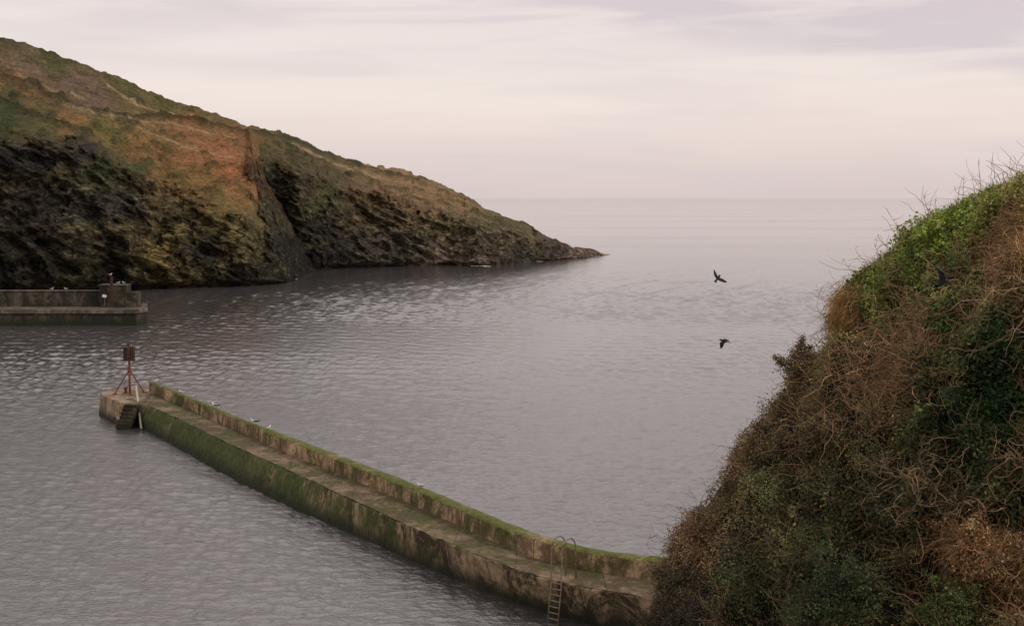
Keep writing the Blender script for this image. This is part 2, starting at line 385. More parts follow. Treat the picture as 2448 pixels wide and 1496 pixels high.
hB=[[(600,314),(680,330),(760,362),(850,395),(930,416),(1000,432)]]
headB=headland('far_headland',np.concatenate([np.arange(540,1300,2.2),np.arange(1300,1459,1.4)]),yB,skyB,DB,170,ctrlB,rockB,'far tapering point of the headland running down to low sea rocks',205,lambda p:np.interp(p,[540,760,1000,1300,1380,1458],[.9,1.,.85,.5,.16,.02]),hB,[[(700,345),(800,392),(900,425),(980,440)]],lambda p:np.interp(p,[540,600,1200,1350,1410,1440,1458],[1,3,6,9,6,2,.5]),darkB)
fb=bmesh.new()
for (x,y,L,W) in ((1145,637,2.6,2.0),(1165,638,1.4,1.2),(705,668,.8,.8),(1290,626,1.2,1.),(1428,614,1.4,1.0)):
    c=atZ(x,y,.02); vs=[]
    for k in range(24):
        a=2*math.pi*k/24; r=.6+.4*random.random(); vs.append(fb.verts.new((c[0]+math.cos(a)*L*r,c[1]+math.sin(a)*W*r,.16)))
    fb.faces.new(vs)
me=bpy.data.meshes.new('foam'); fb.to_mesh(me); fb.free(); me.materials.append(M_white)
fo=bpy.data.objects.new('foam',me); col.objects.link(fo); tag(fo,'white foam where waves touch the headland rocks','foam',None,'stuff')
for i,(x,y,D) in enumerate([(950,404,432),(958,406,432),(978,411,430)]):
    p=atD(x,y+4,D); mb=MB(); mb.tube([(0,0,-1),(0,0,.6),(0,.02,.9)],[.10,.09,.07],6)
    o=mb.build('fence_post',M_post); o.location=V(p); tag(o,'thin weathered fence post on the ridge of the far headland','fence post','fence posts along the headland ridge')

# ---------- breakwater
ZD=1.75
def cr(pts,n):
    p=np.array(pts,float); seg=np.r_[0,np.cumsum(np.linalg.norm(np.diff(p[:,:2],axis=0),axis=1))]
    s=np.linspace(0,seg[-1],n)
    q=np.stack([np.interp(s,seg,p[:,k]) for k in range(3)],-1)
    k=max(3,n//20)|1; w=np.hanning(k+2)[1:-1]; w/=w.sum()
    pad=np.concatenate([2*q[0]-q[k:0:-1],q,2*q[-1]-q[-2:-k-2:-1]])
    sm_=np.stack([np.convolve(pad[:,j],w,'same') for j in range(3)],-1)[k:-k]
    return sm_,s
def line(pts,z,n=340): 
    a=np.array(pts,float); return cr(atZ(a[:,0],a[:,1],z),n)
LA,sA=line([(352,938),(450,982),(560,1031),(630,1061),(800,1130),(1000,1213),(1130,1272),(1210,1308),(1290,1337),(1370,1359),(1460,1375),(1560,1387),(1700,1398),(2000,1412)],ZD)
LE,sE=line([(342,964),(430,1003),(545,1060),(700,1129),(850,1199),(1000,1268),(1150,1331),(1230,1362),(1330,1390),(1440,1411),(1560,1430),(1700,1450),(2000,1486)],ZD)
LW,sW=line([(338,1022),(400,1058),(545,1139),(700,1215),(840,1276),(1000,1346),(1150,1409),(1310,1465),(1430,1495),(1560,1522),(1700,1545),(2000,1590)],0.)
n=len(LA)
bw=empty('breakwater',V(LA[n//2]*[1,1,0])); tag(bw,'long curved mossy concrete breakwater with a low parapet in the foreground harbour','breakwater')
off=np.array(bw.location)
def strip(name,rowsP,mat,uvv,nz=0.0,seed=0,smooth=False):
    P=np.stack(rowsP,0)
    if nz:
        P=P+np.stack([fbm(P*1.3+5,3,seed),fbm(P*1.3+15,3,seed+1),fbm(P*1.3+25,3,seed+2)],-1)*nz
    uv=np.stack([np.broadcast_to(sA[None],P.shape[:2]),np.broadcast_to(np.array(uvv)[:,None],P.shape[:2])],-1)
    return mesh_np(name,P-off,grid_faces(P.shape[0],P.shape[1]),mat,bw,None,smooth,uv)
def lerp(a,b,k): return a+(b-a)*k
Wd=lerp(LE,LW,1.25); Wd[:,2]=-1.0
rows=[Wd]+[lerp(LW,LE,k) for k in (0,.12,.25,.4,.55,.7,.82,.92)]
lip=LE.copy(); lip[:,2]-=.05
inn=lerp(LE,LA,.03)
rows+=[lip,inn]
strip('harbour_wall',rows,M_wall,np.linspace(0,2,len(rows)),.10,3,True)
d=[lerp(LE,LA,k) for k in (.02,.2,.4,.6,.8,1.05)]
for r in d: r[:,2]+=.02
strip('deck',d,M_deck,np.linspace(0,3,6),.04,9,True)
T=np.gradient(LA,axis=0); T[:,2]=0; T/=np.linalg.norm(T,axis=1)[:,None]
N=np.stack([-T[:,1],T[:,0],0*T[:,0]],-1); 
if N[n//2,0]<0: N=-N
fwA=LA[:,1]*ca-(LA[:,2]-H)*sa
pxA=CX+F*LA[:,0]/fwA
stepi=int(np.argmin(np.abs(pxA-628)))
ins=np.where(np.arange(n)<stepi,.30,0.)[:,None]
ZP=np.full((n,1),2.60)+np.where(np.arange(n)<stepi,-.05,0.)[:,None]
def pr(o,z): 
    r=LA+N*(o); r[:,2]=(z[:,0] if hasattr(z,'shape') else z); return r
face=[pr(ins,ZD-.15),pr(ins+.015,ZD+.22),pr(ins+.03,ZD+.45),pr(ins+.045,ZD+.68),pr(ins+.06,ZP-.06)]
topr=[pr(ins+.06,ZP-.06),pr(ins+.11,ZP),pr(ins*.5+.40,ZP+.035),pr(.72,ZP),pr(.78,ZP-.06)]
outr=[pr(.78,ZP-.06),pr(.82,1.5),pr(.92,0.),pr(1.0,-1.)]
strip('parapet',face,M_par,[0,.3,.6,.8,1],.06,21,True)
strip('parapet_coping',topr,M_ptop,[0,.2,.4,.6,.8],.06,21,True)
strip('seaward_wall',outr,M_sea_wall,[0,.4,.8,1],.06,21,True)
mb=MB()
e0=LA[0]; t0=T[0]; n0=N[0]
def w(p): return (p-off)
ring0=[w(e0+n0*.24+[0,0,-.2]),w(e0+n0*.30+[0,0,.84]),w(e0+n0*.74+[0,0,.84]),w(e0+n0*.9+[0,0,-2.6])]
ring1=[p-t0*.45 for p in ring0]
mb.loft([[V(p) for p in ring0],[V(p) for p in ring1]]).build('parapet_end',M_headc,bw,.03)
tp=np.array([(241,941),(252,934),(272,930),(300,928),(352,926),(372,948),(352,968),(333,964),(298,964),(280,958),(258,950)],float)
tp=atZ(tp[:,0],tp[:,1],ZD+.012); cen=tp.mean(0)
def ringz(k,z): 
    r=cen+(tp-cen)*k; r[:,2]=z; return [V(p-off) for p in r]
MB().loft([ringz(1.13,-1.0),ringz(1.10,.3),ringz(1.03,ZD-.12),ringz(1.0,ZD+.012)]).build('pier_head',M_headc,bw,.04)
sp=atZ(np.array([300,330.]),np.array([965,966.]),ZD); sd=sp[1]-sp[0]; sd/=np.linalg.norm(sd); on=np.array([sd[1],-sd[0],0]); 
if on[1]>0: on=-on
mid=(sp[0]+sp[1])/2; ang=math.atan2(sd[1],sd[0]); R=Matrix.Rotation(ang,3,'Z')
mb=MB()
for k in range(7):
    z=ZD-.02-.26*k
    c=mid+on*(.10+.11*k); c=np.array([c[0],c[1],(z-1.2)/2]) 
    mb.box(V(c-off),(1.1,.40+.22*k,z+1.2),R)
mb.build('landing_steps',M_stepc,bw,.015)
MB().box(V(np.array([*(mid-sd*.66+on*.45)[:2],.3])-off),(.2,1.5,2.8),R,.9).build('step_cheek_wall',M_headc,bw,.03)
hr=empty('handrail',V(mid+sd*.5)); tag(hr,'pale steel handrail sloping down beside the landing steps at the pier head','handrail')
o0=np.array(hr.location)
a_=atD(325,922,103.0)-o0; b_=atD(338,1024,98.6)-o0
MB().tube([V(a_+[-.1,.25,-.15]),V(a_),V(lerp(a_,b_,.5)),V(b_)],.085,8).build('rail',M_steel,hr,smooth=True)
for k in (.06,.45): 
    q=lerp(a_,b_,k); MB().tube([V(q),V(q+[.05,.55,-1.35*(1-k)-.15])],.04,6).build('rail_post',M_steel,hr)

bp=atZ(311,941,ZD); bc_=empty('beacon',V(bp)); tag(bc_,'rusty red channel beacon with slatted drum cage on tripod at the pier head','beacon')
MB().tube([(0,0,0),(0,0,1.6),(0,0,3.0),(-.03,0,3.9),(-.05,0,4.0)],[.10,.095,.085,.08,.05],10).build('mast',M_rust,bc_,smooth=True)
for (x,y) in ((-1.2,-.25),(1.0,.55),(.35,-.9)):
    o=MB().tube([(x,y,.05),(x*.5,y*.5,1.05),(0,0,2.05)],.055,8).build('strut',M_rust,bc_)
    MB().box((x,y,.04),(.3,.3,.06)).build('foot_plate',M_rust,o,.01)
MB().tube([(0,0,1.95),(0,0,2.2)],[.15,.15],12).build('collar',M_rust,bc_)
mb=MB(); cz0,cz1,cr_=2.78,3.9,.45
for k in range(16):
    a=2*math.pi*k/16; mb.box((cr_*math.cos(a),cr_*math.sin(a),(cz0+cz1)/2),(.035,.11,cz1-cz0),Matrix.Rotation(a,3,'Z'))
for z in (cz0+.08,(cz0+cz1)/2,cz1-.08):
    mb.tube([(.42*math.cos(2*math.pi*k/24),.42*math.sin(2*math.pi*k/24),z) for k in range(25)],.03,6,False)
for a in range(4):
    q=a*math.pi/2+.3; 
    for z in (cz0+.08,cz1-.08): mb.tube([(0,0,z),(.42*math.cos(q),.42*math.sin(q),z)],.022,6)
mb.build('drum_cage',M_rustdark,bc_)
mb=MB(); mb.tube([(0,0,3.95),(0,0,4.15)],.07,8).tube([(-.12,0,4.12),(-.12,0,4.32)],.03,6).box((-.04,0,4.12),(.25,.1,.05))
mb.build('lamp_bracket',M_rustdark,bc_)
bl=empty('bollard',V(atZ(303,940,ZD)+[-.1,.1,0])); tag(bl,'small rusty red mooring bollard at the foot of the beacon','bollard')
MB().tube([(0,0,0),(0,0,.06),(0,0,.07),(0,0,.34),(0,0,.42),(0,0,.50),(0,0,.54)],[.22,.22,.13,.12,.19,.19,.10],14).build('bollard_body',M_rust,bl)

# ladder
fwE=LE[:,1]*ca-(LE[:,2]-H)*sa
k=int(np.argmin(np.abs(CX+F*LE[:,0]/fwE-1340))); lt=np.gradient(LE,axis=0)[k]; lt[2]=0; lt/=np.linalg.norm(lt); ln=np.array([-lt[1],lt[0],0]); 
if ln[1]<0: ln=-ln
le=LE[k]; wb=LW[int(np.argmin(np.linalg.norm(LW[:,:2]-le[:2],axis=1)))]; 
outd=max(.3,float(np.dot(le-wb,ln)))
ld=empty('ladder',V(le)); tag(ld,'steel ladder with two looped grab rails down the near end of the breakwater','ladder')
def lp(s,o,z): return V(lt*s+ln*o+np.array([0,0,z]))
for s in (-.27,.27):
    pts=[lp(s,-outd-.18,-1.9),lp(s,-.22,-.1),lp(s,-.18,1.1)]
    for a in range(0,181,20): pts.append(lp(s,.32-.50*math.cos(math.radians(a)),1.38+.48*math.sin(math.radians(a))))
    pts.append(lp(s,.86,.02))
    MB().tube(pts,.033,8).build('grab_rail',M_steeld,ld,smooth=True)
for i in range(10):
    z=-1.75+i*.25; kk=(z+1.9)/1.8; o=-(outd+.18)+( outd-.04)*min(kk,1)
    MB().tube([lp(-.27,o,z),lp(.27,o,z)],.024,6).build('rung',M_steeld,ld)

# ---------- far quay
xm=lambda px,D:(px-CX)/F*(D*ca+13*sa)
q0=empty('harbour_quay',(-58,185,0)); tag(q0,'grey concrete quay arm with a high wall reaching in from the left','quay')
qo=np.array([-58,185,0])
def qb(name,x0,x1,y0,y1,z0,z1,mat,bev=.06,taper=1.0,par=q0):
    return MB().box(((x0+x1)/2-qo[0],(y0+y1)/2-qo[1],(z0+z1)/2),(x1-x0,y1-y0,z1-z0),None,taper).build(name,mat,par,bev)
def foot(e,z): return [(-100-qo[0],-5.2-e,z),(xm(324,180)+e-qo[0],-5.2-e,z),(xm(349,183)+e-qo[0],-2.2,z),(xm(347,190)+e-qo[0],5,z),(-100-qo[0],5,z)]
MB().loft([foot(.25,-1),foot(0,1.7)]).build('quay_wall',M_quayw,q0,.05)
MB().loft([foot(.25,1.705),foot(.22,2.28)]).build('quay_deck',M_quayd,q0,.05)
qb('quay_parapet',-100,xm(238,185)-.003,185,186.2,2.285,4.45,M_quay)
qb('parapet_cap',-100,xm(238,185)-.003,184.9,186.3,4.453,4.58,M_quayd,.03)
qb('end_block',xm(238,184),xm(303,184),183.8,186.2,2.285,5.35,M_quay)
qb('end_block_cap',xm(236,184),xm(304,184),183.65,186.3,5.353,5.5,M_quayd,.03)
qb('low_block',xm(303,184)+.01,xm(328,184),184,185.9,2.285,4.4,M_quay)
mp=empty('marker_post',(xm(267,183.3),183.3,2.28)); tag(mp,'dark rusty marker post fixed to the end block of the far quay','post')
MB().box((0,0,2.15),(.36,.3,4.3),None,.85).build('post_shaft',M_rustdark,mp,.03)
MB().box((0,0,4.42),(.24,.24,.24),None,.8).build('post_cap',M_rustdark,mp,.02)
MB().box((0,-.18,3.4),(.6,.08,.16)).build('cross_plate',M_rustdark,mp,.01)
MB().box((0,-.18,.9),(.55,.08,.3)).build('base_bracket',M_rustdark,mp,.01)
sg=empty('sign_board',(xm(249,183.3),183.3,3.55)); tag(sg,'small white notice board on the end block of the far quay','sign')
MB().box((0,0,.35),(.6,.05,.42),Matrix.Rotation(math.radians(12),3,'Y')).build('panel',M_paint,sg,.01)
MB().box((0,.06,-.4),(.08,.06,1.5)).build('sign_post',M_post,sg)

# ---------- birds
def ellip(pts,rs,n=10,flat=1.0):
    return [[(x,r*math.cos(2*math.pi*k/n),z+r*flat*math.sin(2*math.pi*k/n)) for k in range(n)] for (x,z),r in zip(pts,rs)]
def poly_solid(mb,pts,th):
    up=[mb.b.verts.new(Vector(p)+Vector((0,0,th))) for p in pts]; dn=[mb.b.verts.new(Vector(p)-Vector((0,0,th))) for p in pts]
    mb.b.faces.new(up); mb.b.faces.new(dn[::-1])
    for i in range(len(pts)):
        j=(i+1)%len(pts); mb.b.faces.new([up[i],dn[i],dn[j],up[j]])
def make_gull(name,loc,rz,mant,label,group=None,scale=1.0):
    t=empty(name,V(loc),(0,0,rz)); t.scale=(scale,)*3
    tag(t,label,'gull',group)
    mb=MB(); mb.loft(ellip([(-.28,.21),(-.22,.20),(-.12,.19),(0,.19),(.10,.21),(.15,.26),(.17,.31),(.19,.345),(.225,.35),(.25,.345)],[.012,.04,.075,.09,.08,.055,.042,.046,.036,.012],10,.95))
    mb.build('body',M_white,t,smooth=True)
    for s in (-1,1):
        mb=MB(); mb.loft([[(x,s*(y0+.018*math.cos(2*math.pi*k/6)),z+h*math.sin(2*math.pi*k/6)) for k in range(6)] for x,y0,z,h in ((.09,.07,.235,.02),(.02,.085,.225,.055),(-.12,.075,.215,.05),(-.26,.04,.215,.028),(-.38,.015,.215,.008))])
        mb.build('wing',mant,t,smooth=True)
        MB().tube([(0.01,s*.035,.12),(.0,s*.035,.06),(.02,s*.035,0.0)],.009,6).build('leg',M_beak,t)
    MB().tube([(.245,0,.345),(.285,0,.342),(.305,0,.33)],[.014,.011,.004],6).build('beak',M_beak,t)
    return t
def wing_mesh(s,droop,tip,name,mat,par,span=.36,ch=.15):
    mb=MB(); 
    out=[(.07,.03),(.09,.12),(.10,.19),(.065,.27),(.03,.36),(-.005,.385),(-.01,.34),(-.035,.37),(-.035,.32),(-.065,.34),(-.06,.28),(-.09,.29),(-.085,.22),(-.10,.14),(-.09,.03)]
    pts=[]
    for x,y in out:
        y*=span/.37
        yy=min(y,.17); e=max(0,y-.17)
        pts.append((x,s*(yy*math.cos(droop)+e*math.cos(tip)),yy*math.sin(droop)+e*math.sin(tip)+.01))
    c=[mb.b.verts.new(Vector(p)) for p in pts]; c2=[mb.b.verts.new(Vector(p)-Vector((0,0,.010))) for p in pts]
    mid=len(pts)//2; L=len(pts)
    for i in range(mid):
        j=L-1-i; 
        if j-1<=i+1: 
            if j>i+1: mb.b.faces.new([c[i],c[i+1],c[j]]); mb.b.faces.new([c2[j],c2[i+1],c2[i]])
            continue
        mb.b.faces.new([c[i],c[i+1],c[j-1],c[j]]); mb.b.faces.new([c2[j],c2[j-1],c2[i+1],c2[i]])
    for i in range(L): 
        j=(i+1)%L; mb.b.faces.new([c[i],c2[i],c2[j],c[j]])
    return mb.build(name,mat,par)
def make_crow(loc,Xd,Yd,dl,dr,label,scale=1.0):
    X=Vector(Xd).normalized(); Yv=Vector(Yd); Yv=(Yv-X*Yv.dot(X)).normalized(); Z=X.cross(Yv)
    t=empty('crow',V(loc)); m=Matrix((X,Yv,Z)).transposed(); t.rotation_euler=m.to_euler(); t.scale=(scale,)*3
    tag(t,label,'crow')
    mb=MB(); mb.loft(ellip([(-.17,0),(-.13,0),(-.06,0),(.02,0),(.09,.005),(.13,.015),(.165,.02),(.19,.018),(.205,.012)],[.01,.03,.05,.058,.05,.036,.038,.028,.010],10,.9))
    mb.build('body',M_black,t,smooth=True)
    mb=MB(); poly_solid(mb,[(-.13,.025,0),(-.22,.045,0),(-.285,.06,0),(-.30,.02,0),(-.305,-.02,0),(-.285,-.06,0),(-.22,-.045,0),(-.13,-.025,0)],.004); mb.build('tail',M_black,t)
    wing_mesh(1,dl[0],dl[1],'wing',M_black,t); wing_mesh(-1,dr[0],dr[1],'wing',M_black,t)
    MB().tube([(.20,0,.012),(.235,0,.008),(.255,0,-.002)],[.013,.009,.002],6).build('beak',M_black,t)
rd=math.radians
make_crow(atD(1716,665,45),(.45,.75,.42),(-.80,.2,.52),(rd(25),rd(50)),(rd(5),rd(15)),'black crow gliding with one wing raised, upper of two over the sea',.95)
make_crow(atD(1731,815,45),(-.75,.6,.15),(-.35,-.7,-.1),(rd(-25),rd(-75)),(rd(15),rd(-35)),'black crow with wings beating downward, lower of two over the sea',.9)
make_crow(atD(2252,655,15.8),(-.35,.6,.5),(-.8,-.4,.2),(rd(35),rd(10)),(rd(-40),rd(-80)),'black crow flying close in front of the ivy bank',.6)
def on_par(px):
    p=LA+N*.42; p=p.copy(); p[:,2]=2.635
    fw=p[:,1]*ca-(p[:,2]-H)*sa; X_=CX+F*p[:,0]/fw
    return p[int(np.argmin(np.abs(X_-px)))]
for px,rz,mt,lb in ((370,.4,M_grey,'grey gull standing at the head end of the breakwater parapet'),(432,2.6,M_grey,'white gull second from the head end of the parapet'),(515,2.9,M_black,'black backed gull nearer the beacon on the parapet'),(609,3.4,M_black,'black backed gull on the parapet above the step in its wall'),(643,1.2,M_grey,'white gull on the parapet just right of a black backed gull'),(1008,2.9,M_grey,'lone white gull halfway along the parapet')):
    make_gull('gull',on_par(px),rz,mt,lb,None,.85 if px not in (515,609) else 1.15)
for px,D,z,rz,lb in ((124,185.6,4.585,0,'leftmost white gull on the far quay wall'),(157,185.6,4.585,3,'second gull from the left on the far quay wall'),(265,183.3,6.82,0,'gull perched on top of the dark marker post'),(283,185,5.505,.3,'gull on the far quay end block beside the marker post'),(296,185,5.505,2.8,'rightmost gull on the far quay end block')):
    make_gull('gull',(xm(px,D),D,z),rz,M_grey,lb,None,1.05)

# ---------- right bank
sil=np.array([(320,3400),(400,2800),(420,2600),(442,2455),(452,2385),(476,2340),(500,2290),(525,2235),(564,2182),(602,2152),(640,2088),(670,2055),(700,2022),(740,1998),(775,1996),(805,2004),(830,1990),(855,1958),(890,1925),(930,1890),(1000,1840),(1050,1782),(1130,1737),(1200,1692),(1260,1642),(1300,1614),(1340,1604),(1400,1582),(1440,1582),(1500,1554),(1800,1500),(2600,1350)],float)
xsil=lambda py:np.interp(py,sil[:,0],sil[:,1])
Dsil=lambda py:np.interp(py,[300,430,800,1300,1500,2600],[24,25,26,27,26,22])
def bankP(px,py,disp=True):
    xs_=xsil(py); d=np.maximum(px-xs_,0)
    D=Dsil(py)-7.5*(1-np.exp(-d/320.))-.0006*d
    P=atD(px,py,D)
    if disp:
        k=np.clip(d/60,0,1)[...,None]
        dd=fbm(P*.75+3,3,301)[...,None]*1.5+fbm(P*2.2,2,302)[...,None]*.48
        P=P+dd*k*np.array([-.45,-.75,.45])
    return P
rowsy=np.concatenate([np.arange(320,1600,8),np.linspace(1620,2600,20)])
us=np.linspace(0,1,90)**1.5
PYg,U=np.meshgrid(rowsy,us,indexing='ij'); XS=xsil(PYg); PXg=XS+U*(3500-XS)
Pf=bankP(PXg,PYg)-np.array([-.1,-.26,.05])
S0=Pf[:,0]
backs=[]
for dpx,dD,dz in ((900,34,-6),(600,20,-3),(300,9,-1),(90,3,-.2),(25,1,0)):
    b=atD(xsil(rowsy)+dpx,rowsy+10,Dsil(rowsy)+dD); b[:,2]=np.minimum(b[:,2],S0[:,2]+.3)+dz*.4; backs.append(b[:,None])
Pb=np.concatenate(backs+[Pf],1)
bank=mesh_np('hillside',Pb,grid_faces(Pb.shape[0],Pb.shape[1]),M_soil,None,None,True)
tag(bank,'steep overgrown bank filling the right side of the view','hillside',None,'structure')

ctrlK=[(2420,465,108,128,50),(2330,488,102,122,48),(2250,550,96,116,46),(2150,630,96,112,48),(2080,705,88,104,46),(2040,690,90,106,46),(2200,690,72,88,40),(2300,640,80,90,44),(2380,520,98,112,50),(2430,560,132,108,70),(2440,640,126,102,66),(2390,610,110,96,60),(2420,720,100,86,54),(2005,765,168,132,86),(2035,735,148,122,76),(2100,780,76,86,44),(2200,780,76,80,44),(2300,760,50,70,34),(2400,830,32,50,26),(2250,880,54,60,34),(2000,900,82,76,46),(2150,920,92,78,50),(2230,840,80,76,46),(2380,950,34,55,27),(2300,1000,40,56,28),(1900,1000,82,68,44),(1900,1080,74,62,40),(2100,1090,62,58,35),(2300,1130,37,44,25),(1750,1130,90,70,48),(1900,1250,68,68,40),(2100,1250,45,49,29),(2420,1200,47,47,29),(1650,1300,102,78,56),(1800,1380,58,59,33),(2000,1400,40,46,26),(2200,1300,52,51,31),(2350,1330,128,96,64),(2440,1420,118,95,63),(2250,1430,66,70,37),(2350,1480,82,78,45),(1600,1450,54,47,33),(1820,1180,92,89,56),(2200,1150,48,49,31)]
def bcol(px,py): 
    w_=np.stack([px,py,0*px],-1)/50.
    return idw(px+fbm(w_,3,401)*55,py+fbm(w_+8,3,402)*55,ctrlK,3.2)
def samp(nn,x1=2560,y0=415,y1=1560,edge=.2):
    py=rng.uniform(y0,y1,nn); xs_=xsil(py)
    u=rng.random(nn); e=rng.random(nn)<edge
    px=np.where(e,xs_-4+u**2*120,xs_-4+u*np.maximum(x1-xs_,10))
    return px,py
def nrmB(px,py):
    a=bankP(px,py,False); b=bankP(px+4,py,False); c=bankP(px,py-4,False)
    n_=np.cross(b-a,c-a); n_/=np.linalg.norm(n_,axis=-1)[:,None]+1e-9
    n_*=np.where(n_[:,1]>0,-1,1)[:,None]; return n_
def leaves(name,P,size,cols,bias,mat,parent=None,asp=.55):
    N_=len(P); nr=rng.normal(size=(N_,3))*.75+bias; nr/=np.linalg.norm(nr,axis=1)[:,None]
    a=np.cross(nr,rng.normal(size=(N_,3))); a/=np.linalg.norm(a,axis=1)[:,None]; b=np.cross(nr,a)
    s=size[:,None]
    v=np.stack([P-a*s,P+b*s*asp-a*s*.1,P+a*s-nr*s*.25,P-b*s*asp-a*s*.1],1)
    return mesh_np(name,v,np.arange(N_*4).reshape(N_,4),mat,parent,np.repeat(cols,4,0))
def walk(p0,d0,L,K,wig,grav=0.0):
    N_=len(p0); d=d0/np.linalg.norm(d0,axis=1)[:,None]; pts=[p0]; p=p0
    for k in range(K-1):
        d=d+rng.normal(size=(N_,3))*wig+np.array([0,0,grav]); d/=np.linalg.norm(d,axis=1)[:,None]
        p=p+d*(L/(K-1))[:,None]; pts.append(p)
    return np.stack(pts,1)
def twigs(name,W,r0,cols,mat,parent=None,tip=.35):
    N_,K,_=W.shape; t=np.gradient(W,axis=1); t/=np.linalg.norm(t,axis=2)[...,None]+1e-9
    ref=rng.normal(size=(N_,1,3)); a=np.cross(t,ref); a/=np.linalg.norm(a,axis=2)[...,None]+1e-9; b=np.cross(t,a)
    rr=r0[:,None]*np.linspace(1,tip,K)[None]
    v=np.stack([W+rr[...,None]*(math.cos(x)*a+math.sin(x)*b) for x in (0,2.094,4.189)],2)
    base=(np.arange(N_)[:,None]*K+np.arange(K-1)[None])*3; q=[]
    for k in range(3):
        k2=(k+1)%3; q.append(np.stack([base+k,base+k2,base+3+k2,base+3+k],-1))
    q=np.stack(q,2).reshape(-1,4)
    return mesh_np(name,v,q,mat,parent,np.repeat(cols,K*3,0))
px,py=samp(185000); P=bankP(px,py); nb=nrmB(px,py)
hole=fbm(P*1.5+40,3,440); kp=(hole>-.24)|(rng.random(len(P))<.15); P=P[kp];nb=nb[kp];px=px[kp];py=py[kp];hole=hole[kp]
P=P+nb*(rng.random(len(P))**1.3*(.22+.34*np.clip(hole,0,1))-.03)[:,None]+rng.normal(size=P.shape)*.04
c=bcol(px,py); green=(c[:,1]>c[:,0]*.97)
jit=np.exp(rng.normal(size=len(P))*.36)[:,None]*(1+rng.normal(size=(len(P),3))*.08)
cl=np.exp(fbm(P*1.7,3,410)*1.2)[:,None]
cols=np.clip(c*jit*cl*1.7,0.002,.5)
size=np.where(green,rng.uniform(.020,.050,len(P)),rng.uniform(.013,.032,len(P)))
iv=leaves('ivy_cover',P,size,cols,nb*.6+np.array([0,-.2,.5]),M_leaf); tag(iv,'mat of ivy, bramble leaves and scrub covering the right bank','ivy',None,'stuff')
px,py=samp(6200,edge=.10); P=bankP(px,py); nb=nrmB(px,py); 
msk=fbm(np.stack([px,py,0*px],-1)/75.,3,420)*1.4+.03+.08*(py>700)-.6*((px>2290)&(py>780)&(py<1180))-.25*(py<600)+.26*((px>2050)&(py>600)&(py<980))
keep=msk>0
P=P[keep]; nb=nb[keep]; px=px[keep];py=py[keep]; N_=len(P)
d=nb*.5+rng.normal(size=(N_,3))*.55+np.array([-.15,0,.25])
W=walk(P,d,rng.uniform(.3,1.15,N_),9,.38,-.02)
tc=s2l((138,110,80))*np.exp(rng.normal(size=N_)*.35)[:,None]
pale=(rng.random(N_)<.30); tc[pale]=s2l((184,158,124))*rng.uniform(.7,1.1,(pale.sum(),1))
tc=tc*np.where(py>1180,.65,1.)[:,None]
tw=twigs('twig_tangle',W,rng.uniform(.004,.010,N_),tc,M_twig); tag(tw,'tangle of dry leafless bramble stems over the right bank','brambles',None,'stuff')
xx=[];yy=[]
for (cx_,cy_,rx_,ry_,nn) in ((2445,610,65,90,2200),(2340,1335,95,55,1100),(2450,1420,80,60,600),(2180,860,90,60,500),(2120,930,90,60,400),(2200,760,80,50,500)):
    xx.append(cx_+rng.normal(size=nn)*rx_*.5); yy.append(cy_+rng.normal(size=nn)*ry_*.5)
px=np.concatenate(xx);py=np.concatenate(yy); k_=px>xsil(py)+10; px=px[k_];py=py[k_]; P=bankP(px,py); nb=nrmB(px,py); N_=len(P)
W=walk(P+nb*.1,nb*.6+rng.normal(size=(N_,3))*.6+np.array([-.2,0,.3]),rng.uniform(.15,.5,N_),6,.34,-.12)
br=twigs('dead_bracken',W,rng.uniform(.004,.009,N_),s2l((156,124,88))*np.exp(rng.normal(size=N_)*.35)[:,None],M_twig,None,.3); tag(br,'straw coloured dead bracken fronds in pale patches on the right bank','bracken',None,'stuff')
px,py=samp(10000,y0=415,y1=820,edge=.7); P=bankP(px,py); N_=len(P)
W=walk(P,rng.normal(size=(N_,3))*.3+np.array([-.2,-.1,.8]),rng.uniform(.08,.28,N_),4,.18,-.08)
gc=np.where((rng.random(N_)<.72)[:,None],s2l((110,128,52)),s2l((166,142,98)))*rng.uniform(.6,1.3,(N_,1))
g=twigs('bank_grass',W,rng.uniform(.003,.006,N_),gc,M_twig,None,.1); tag(g,'grass blades growing along the crest of the right bank','grass',None,'stuff')

